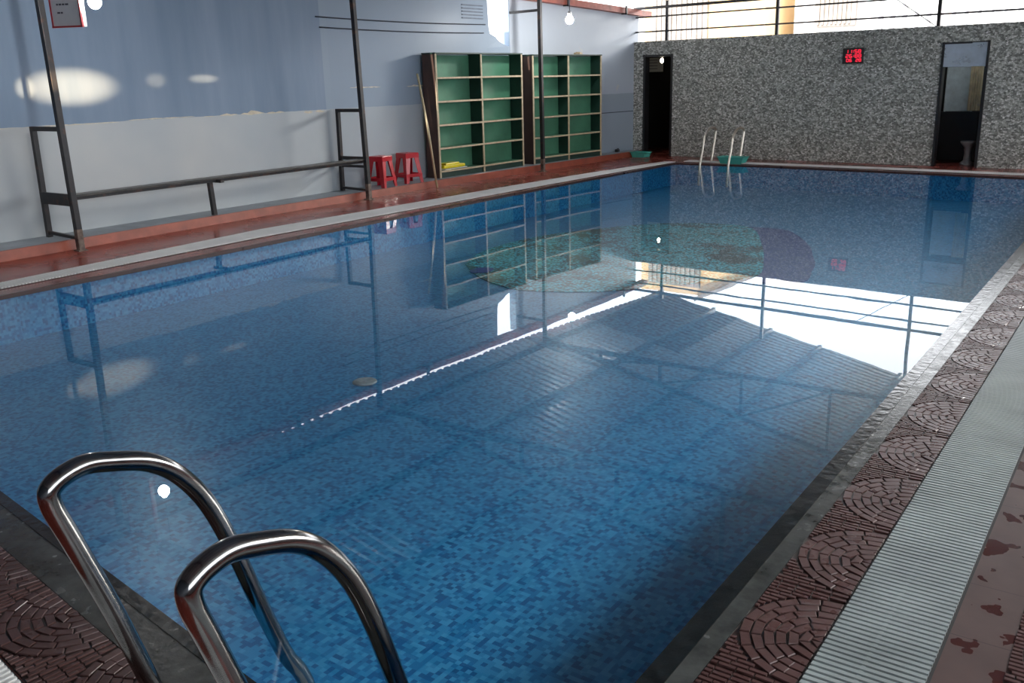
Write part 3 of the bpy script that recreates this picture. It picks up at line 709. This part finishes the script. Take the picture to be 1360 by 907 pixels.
# ------------------------------------------------------------------ red stools
def stool(loc, rz, label):
    t = thing('plastic_stool', label, 'stool', loc, rz, 'red plastic stools'); Hs = .45; a, b_ = .115, .165
    q = MB(); q.box((0, 0, Hs - .012), (a * 2 + .02, a * 2 + .02, .024), bev=.010); q.lathe([(.02, Hs), (.02, Hs + .003), (.015, Hs + .003)], (0, 0, 0), 10); q.build('seat', M['red_plastic'], t)
    for sx in (-1, 1):
        for sy in (-1, 1):
            q = MB(); P0 = Vector((sx * a, sy * a, Hs - .02)); P1 = Vector((sx * b_, sy * b_, 0))
            # angled corner leg made of two flat webs
            for ax in (0, 1):
                inn = Vector((-sx * .06, 0, 0)) if ax == 0 else Vector((0, -sy * .06, 0)); inn0 = inn * 1.5
                th = (Vector((0, -sy * .006, 0)) if ax == 0 else Vector((-sx * .006, 0, 0)))
                v = [P0, P0 + inn0, P1 + inn * .9, P1]
                A_ = [q.bm.verts.new(p) for p in v]; B_ = [q.bm.verts.new(p + th) for p in v]
                q.bm.faces.new(A_); q.bm.faces.new(B_[::-1])
                for i in range(4): q.bm.faces.new((A_[i], A_[(i + 1) % 4], B_[(i + 1) % 4], B_[i]))
            q.build('leg', M['red_plastic'], t)
    q = MB()
    c1 = a + (b_ - a) * .72; zb = Hs * .26
    for s in (-1, 1):
        q.box((0, s * c1, zb), (c1 * 2, .007, .05)).box((s * c1, 0, zb), (.007, c1 * 2, .05))
    q.build('stretcher', M['red_plastic'], t); q = MB(); c2 = a + .008
    for s in (-1, 1):
        q.box((0, s * c2, Hs - .045), (c2 * 2, .007, .06)).box((s * c2, 0, Hs - .045), (.007, c2 * 2, .06))
    q.build('apron', M['red_plastic'], t)
stool((-9.47, 10.12, .103), .12, 'red plastic stool standing next to the middle post, left of two')
stool((-9.47, 10.72, .103), -.2, 'red plastic stool nearer the wooden pole, right of two')

# ------------------------------------------------------------------ teal tubs
def tub(loc, rz, l, w_, h, label):
    t = thing('plastic_tub', label, 'tub', loc, rz, 'teal plastic tubs'); q = MB()
    k = .8; B_ = [(-l * k / 2, -w_ * k / 2), (l * k / 2, -w_ * k / 2), (l * k / 2, w_ * k / 2), (-l * k / 2, w_ * k / 2)]; T = [(x / k, y / k) for x, y in B_]; wl_ = .012
    ring = lambda P, z, s=1: [q.bm.verts.new((x * s, y * s, z)) for x, y in P]
    o0, o1, i1, i0 = ring(B_, 0), ring(T, h), ring(T, h, .94), ring(B_, .012, .94)
    q.bm.faces.new(o0[::-1]); q.bm.faces.new(i0)
    for R0, R1 in ((o0, o1), (o1, i1), (i1, i0)):
        for i in range(4): q.bm.faces.new((R0[i], R0[(i + 1) % 4], R1[(i + 1) % 4], R1[i]))
    q.build('basin', M['teal_plastic'], t)
    q = MB()
    for s in (-1, 1): q.box((0, s * w_ / 2, h), (l + .02, .02, .014), bev=.004).box((s * l / 2, 0, h), (.02, w_ + .02, .014), bev=.004)
    q.build('rim', M['teal_plastic'], t); return t
tub((-8.72, 16.95, 0), -.2, .36, .24, .10, 'small teal tub on red deck in front of the left doorway')
tub((-6.48, 16.235, 0), -.06, .50, .25, .12, 'teal foot tub on deck behind the far ladder')

# ------------------------------------------------------------------ ladders
def ladder(name, label, loc, rz, prof, span, mat, r, group='pool ladders', dy=0.0, steps=(-.34,)):
    t = thing(name, label, 'ladder', loc, rz, group); pts = smooth_pts([(0, y, z) for y, z in prof], 6)
    for s in (0, 1):
        q = MB(); q.tube([p + Vector((s * span, s * dy, 0)) for p in pts], r, 20); q.build('rail', mat, t)
        y0, z0 = prof[0]; q = MB(); q.lathe([(r * 2.0, 0), (r * 2.0, .006), (r * 1.3, .016), (r * 1.1, .02)], (s * span, s * dy + prof[1][0], 0.006), 20); q.build('flange', mat, t)
    for z in steps:
        # tread sits between the pool legs
        for (ya, za), (yb_, zb) in zip(prof, prof[1:]):
            if za >= z >= zb: yy_ = ya + (yb_ - ya) * (za - z) / (za - zb + 1e-9)
        q = MB(); q.box((span / 2, yy_ + dy / 2, z), (span, .09, .025), bev=.006)
        for k_ in range(4): q.box((span / 2, yy_ + dy / 2 - .03 + .02 * k_, z + .014), (span - .06, .006, .005))
        q.build('tread', M['white'], t)
    return t
NP = [(1.17, -.01), (1.16, .02), (1.075, .334), (1.003, .565), (.968, .68), (.982, .722), (1.052, .742), (1.127, .726), (1.225, .688), (1.305, .623), (1.378, .515), (1.44, .36), (1.51, .137), (1.585, -.08), (1.635, -.175), (1.66, -.26), (1.66, -.39)]
ladder('pool_ladder', 'large stainless ladder with two hooped handrails at near edge', (-2.011, 0, 0), 0, NP, .638, M['stainless'], .0255, dy=-.088, steps=(-.32,))
FP = [(.42, -.01), (.42, .02), (.50, .30), (.555, .50), (.56, .57), (.52, .61), (.42, .625), (.28, .605), (.165, .53), (.10, .42), (.04, .20), (-.03, .0), (-.06, -.2), (-.06, -.39)]
ladder('pool_ladder', 'small bright stainless ladder at far edge beside the teal tub', (-7.0, 16.0, 0), -.06, FP, .56, M['stainless_far'], .021, steps=())

# ------------------------------------------------------------------ lamps and sign
def lamp(loc, r, mat, ztop, label):
    t = thing('hanging_bulb', label, 'lamp', loc, group='bare bulbs hanging over the left deck')
    q = MB(); q.lathe([(r * .15, -r), (r * .6, -r * .8), (r * .95, -r * .3), (r, .1 * r), (r * .85, r * .55), (r * .5, r * .95), (r * .4, r * 1.3)], (0, 0, 0), 20); q.build('bulb', mat, t)
    q = MB(); q.lathe([(r * .45, r * 1.2), (r * .5, r * 1.3), (r * .5, r * 2.0), (r * .2, r * 2.3)], (0, 0, 0), 16); q.build('socket', M['white'], t)
    q = MB(); q.tube([(0, 0, r * 2.2), (0, 0, ztop - loc[2])], .006, 8); q.build('cord', M['cable'], t); return t
lamp((-7.95, 4.97, 2.335), .055, M['bulb'], 3.10, 'glaring white bulb beside the hanging sign at top left')
lamp((-8.34, 13.62, 2.49), .065, M['bulb_far'], 3.10, 'glowing white bulb hanging above the right bookcase')

sb = thing('hanging_sign', 'white notice board with red frame hanging beside the left bulb', 'sign', (-7.90, 4.80, 2.13), .42)
q = MB(); q.box((-.14, .02, .36), (.28, .07, .72)); q.build('board', M['white'], sb)
q = MB()
for z in (0, .72): q.box((-.14, -.01, z), (.296, .025, .014))
for x in (0, -.28): q.box((x, -.01, .36), (.012, .025, .735))
q.build('frame', M['red_frame'], sb)
q = MB()
for i, (x0, x1_) in enumerate([(-.22, -.12), (-.24, -.06), (-.24, -.05), (-.23, -.1), (-.25, -.05), (-.23, -.08), (-.24, -.05), (-.22, -.12), (-.22, -.16)]):
    z = .66 - i * .068; x = x0
    while x < x1_:
        l = rnd.uniform(.012, .032); q.box((x + l / 2, -.017, z), (l, .003, .014)); x += l + .008
q.build('lettering', M['ink'], sb)
q = MB(); q.tube([(-.03, 0, .72), (-.03, 0, 1.0)], .005, 6); q.tube([(-.25, 0, .72), (-.25, 0, 1.0)], .005, 6); q.build('hanger', M['cable'], sb)

# ------------------------------------------------------------------ rails and posts on the far wall
for x, h, lb in ((-8.45, 2.98, 'short rusty post above the stone wall near the left corner'), (-6.15, 3.5, 'rusty post above the stone wall left of the clock'), (-3.36, 4.1, 'tall rusty post above stone wall by the right doorway'), (-.6, 3.5, 'rusty post above the stone wall at far right')):
    q = MB(); q.bar((x, FARW(x) + .1, WT - .002), (x, FARW(x) + .1, h), .055); tag(q.build('wall_post', M['steel']), lb, 'post', 'posts above the stone wall')
for z, w_, lb in ((2.42, .028, 'lowest rusty rail above the stone wall'), (2.70, .028, 'second rusty rail above the stone wall'), (2.87, .05, 'topmost rusty rail above the stone wall')):
    q = MB(); q.bar((-9.2, FARW(-9.2) + .06, z), (1.9, FARW(1.9) + .06, z), w_); tag(q.build('wall_rail', M['steel']), lb, 'rail', 'rails above the stone wall')
q = MB(); q.bar((-4.3, FARW(-4.3) + .12, 2.86), (-3.4, FARW(-3.4) + .12, 2.24), .014); tag(q.build('brace_rod', M['steel']), 'thin slanting rod left of the tall post above stone wall', 'rod')

# ------------------------------------------------------------------ neighbouring houses
def ribbed(mb, xa, xb, y, z0, z1, pit, d):
    x = xa
    while x < xb - pit * .5:
        mb.box((x + pit / 2, y, (z0 + z1) / 2), (pit * .5, d, z1 - z0)); x += pit
ho = thing('neighbour_house', 'yellow house with grey ribbed shutter beyond the stone wall', 'building', (0, 0, 0))
def gable(mb, poly, y0, y1):
    A_ = [mb.bm.verts.new((x, y0, z)) for x, z in poly]; B_ = [mb.bm.verts.new((x, y1, z)) for x, z in poly]; n_ = len(poly)
    mb._new([mb.bm.faces.new(A_), mb.bm.faces.new(B_[::-1])] + [mb.bm.faces.new((A_[k], A_[(k + 1) % n_], B_[(k + 1) % n_], B_[k])) for k in range(n_)])
q = MB(); gable(q, [(-13.3, 0), (-9.6, 0), (-9.6, 4.15), (-11.3, 5.0), (-13.3, 5.0)], 26, 32); q.build('wall', M['yellow_wall'], ho)
q = MB(); gable(q, [(-20, 0), (-13.3, 0), (-13.3, 4.7), (-20, 4.7)], 26.2, 32); q.build('side_wing', M['pale_wall'], ho)
q = MB(); q.box((-12.15, 25.97, 3.3), (1.75, .06, 2.9)); ribbed(q, -13.0, -11.3, 25.92, 1.9, 4.7, .16, .05); q.build('shutter', M['grey_sheet'], ho)
q = MB(); q.bar((-9.58, 28.9, 4.20), (-11.35, 28.9, 5.08), 6.4, .1, up=Vector((1, 0, .5))); q.build('roof_edge', M['grey_sheet'], ho)
hb = thing('neighbour_shed', 'long white ribbed building beyond the right half of the stone wall', 'building', (0, 0, 0))
q = MB(); q.prism([(-9.2, 27.2), (4.5, 26.5), (4.5, 32), (-9.2, 32)], 0, 4.55); q.build('wall', M['pale_wall'], hb)
q = MB(); ribbed(q, -7.0, 3.9, 26.9, 2.0, 4.3, .3, .5); q.build('wall_ribs', M['pale_wall'], hb)
q = MB(); q.box((-8.0, 27.05, 3.6), (1.1, .2, 1.7)); ribbed(q, -8.5, -7.5, 26.93, 2.8, 4.4, .12, .05); q.build('shutter', M['grey_sheet'], hb)
q = MB(); q.box((-80 + 60, 30, -.06), (120, 100, .1)); q.bm.free(); q.bm = bmesh.new()
for (xa, ya, xb, yb_) in ((-40, -40, -9.9, 60), (X1, -40, 40, 60), (-9.9, -40, X1, Y0), (-9.9, 19.6, X1, 60)): q.quad((xa, ya, -.002), (xb, ya, -.002), (xb, yb_, -.002), (xa, yb_, -.002))
struct(q.build('ground', M['outside_ground']), 'concrete ground outside')

# ------------------------------------------------------------------ right and near walls (out of frame)
q = MB(); q.box((X1 + .1, (Y0 + 17) / 2, .65), (.2, 17 - Y0 + .4, 1.3)); struct(q.build('wall_right', M['pale_wall']), 'low parapet on right side')
q = MB(); q.prism([(-9.9, Y0 - .2), (X1 + .2, Y0 - .2), (X1 + .2, Y0), (-9.9, Y0)], 0, 2.9)
for i in range(6): pass
q.box((-3.5, Y0 - .1, 3.45), (11.4, .2, 1.3)); M['front_wall'] = plain('dark_blue_wall', (.07, .09, .12), .7)
struct(q.build('wall_front', M['front_wall']), 'wall behind the camera')

# ------------------------------------------------------------------ mosaic on the pool floor and drain
kf = (1.6 - ZF) / 2.35
body = [(-7.38, 9.38), (-7.74, 10.22), (-7.81, 11.07), (-7.67, 11.89), (-7.3, 12.64), (-6.87, 13.35), (-6.39, 13.76), (-5.71, 13.99), (-5.13, 13.77), (-4.52, 12.51), (-4.11, 11.48), (-3.81, 10.42), (-4.19, 9.88), (-4.49, 9.5), (-5.02, 8.86), (-5.79, 8.48), (-6.22, 8.56), (-6.77, 8.84)]
body = [(x * kf, y * kf) for x, y in body]
navy = [(-5.31, 13.9), (-4.69, 13.9), (-4.35, 13.5), (-4.1, 13.07), (-3.84, 12.55), (-3.64, 12.01), (-3.45, 11.5), (-3.35, 11.06), (-3.25, 10.39), (-3.78, 10.1), (-3.9, 10.5), (-4.5, 11.5), (-5.0, 12.8)]
navy = [(x * kf, y * kf) for x, y in navy]
ms = thing('floor_mosaic', 'dark green and navy fish mosaic on the pool floor', 'mosaic', (0, 0, 0))
def flat(poly, z, sm=True):
    m = MB(); P = [Vector((x, y, 0)) for x, y in poly]
    if sm: P = smooth_pts(P + [P[0]], 4)[:-1]
    m.prism([(p.x, p.y) for p in P], z - .004, z); return m
flat(body, ZF + .008).build('fish_body', M['fish'], ms)
flat(navy, ZF + .005).build('fish_tail', M['navy_tile'], ms)
eye = [(-6.95 * kf + .12 * math.cos(a), 9.17 * kf + .16 * math.sin(a)) for a in [2 * PI * i / 14 for i in range(14)]]
flat(eye, ZF + .010, False).build('fish_eye', M['navy_tile'], ms)
q = MB(); q.lathe([(.085, 0), (.085, .008), (.075, .014), (.03, .012), (.02, .008)], (-5.1 * kf, 5.1 * kf, ZF), 24)
tag(q.build('floor_drain', M['cement']), 'round pale drain cover on the pool floor', 'drain')

# ------------------------------------------------------------------ light, sky, camera
W = bpy.data.worlds.new('overcast_sky'); S.world = W; W.use_nodes = True
nt = W.node_tree; bg = nt.nodes['Background']; bg.inputs[0].default_value = (.93, .96, 1.0, 1); bg.inputs[1].default_value = 6.0
sun = bpy.data.lights.new('sun', 'SUN'); so = bpy.data.objects.new('sun', sun); COL.objects.link(so); sun.energy = 9; sun.angle = .01; sun.color = (1, .93, .82)
so.rotation_euler = Vector((.12, 1, -1.0)).to_track_quat('-Z', 'Y').to_euler()
sun2 = bpy.data.lights.new('hazy_low_sun', 'SUN'); so2 = bpy.data.objects.new('hazy_low_sun', sun2); COL.objects.link(so2); sun2.energy = 3.2; sun2.angle = math.radians(14); sun2.color = (1, .95, .87)
so2.rotation_euler = Vector((-.45, -.89, -.26)).to_track_quat('-Z', 'Y').to_euler()
# unseen spot lamps added by the right eave to throw sun patches on the wall
for (y, z), sy_, sz_, e in [((5.68, 1.63), .80, .30, 1.0), ((5.17, 1.63), .17, .17, .6), ((6.72, 1.68), .22, .13, .22), ((7.38, 1.69), .34, .08, .4)]:
    l = bpy.data.lights.new('sun_patch_spot', 'SPOT'); o = bpy.data.objects.new('sun_patch_spot', l); COL.objects.link(o)
    P = Vector((2.6, y - 1.2, 2.75)); T = Vector((-9.72, y, z)); o.location = P
    o.rotation_euler = (T - P).to_track_quat('-Z', 'Y').to_euler(); D_ = (T - P).length
    l.spot_size = 2 * math.atan(.5 * sy_ * 1.55 / D_); l.spot_blend = 1.0; o.scale = (1, sz_ / sy_, 1); l.shadow_soft_size = .01
    l.energy = 23000 * e; l.color = (1, .66, .36)

cam = bpy.data.cameras.new('camera'); co = bpy.data.objects.new('camera', cam); COL.objects.link(co); S.camera = co
yaw, pitch, roll, fpx = 0.617352235, 0.278991623, -0.0266254584, 1220.74422
cy, sy, cp, sp, cr, sr = math.cos(yaw), math.sin(yaw), math.cos(pitch), math.sin(pitch), math.cos(roll), math.sin(roll)
fw_ = Vector((-sy * cp, cy * cp, -sp)); rt = Vector((cy, sy, 0)); up = rt.cross(fw_)
r2 = cr * rt + sr * up; u2 = -sr * rt + cr * up
mat = Matrix((r2, u2, -fw_)).transposed().to_4x4(); mat.translation = Vector((0, 0, 1.6)); co.matrix_world = mat
cam.sensor_width = 36; cam.lens = fpx * 36 / 1360; cam.clip_end = 300; cam.clip_start = .05

S.view_settings.view_transform = 'Standard'; S.view_settings.look = 'None'; S.view_settings.exposure = 0.0; S.view_settings.gamma = 1.0
S.view_settings.use_curve_mapping = False
S.cycles.use_denoising = True
S.cycles.max_bounces = 10; S.cycles.diffuse_bounces = 5; S.cycles.glossy_bounces = 5; S.cycles.transparent_max_bounces = 8
S.cycles.sample_clamp_indirect = 8.0
S.cycles.caustics_reflective = False
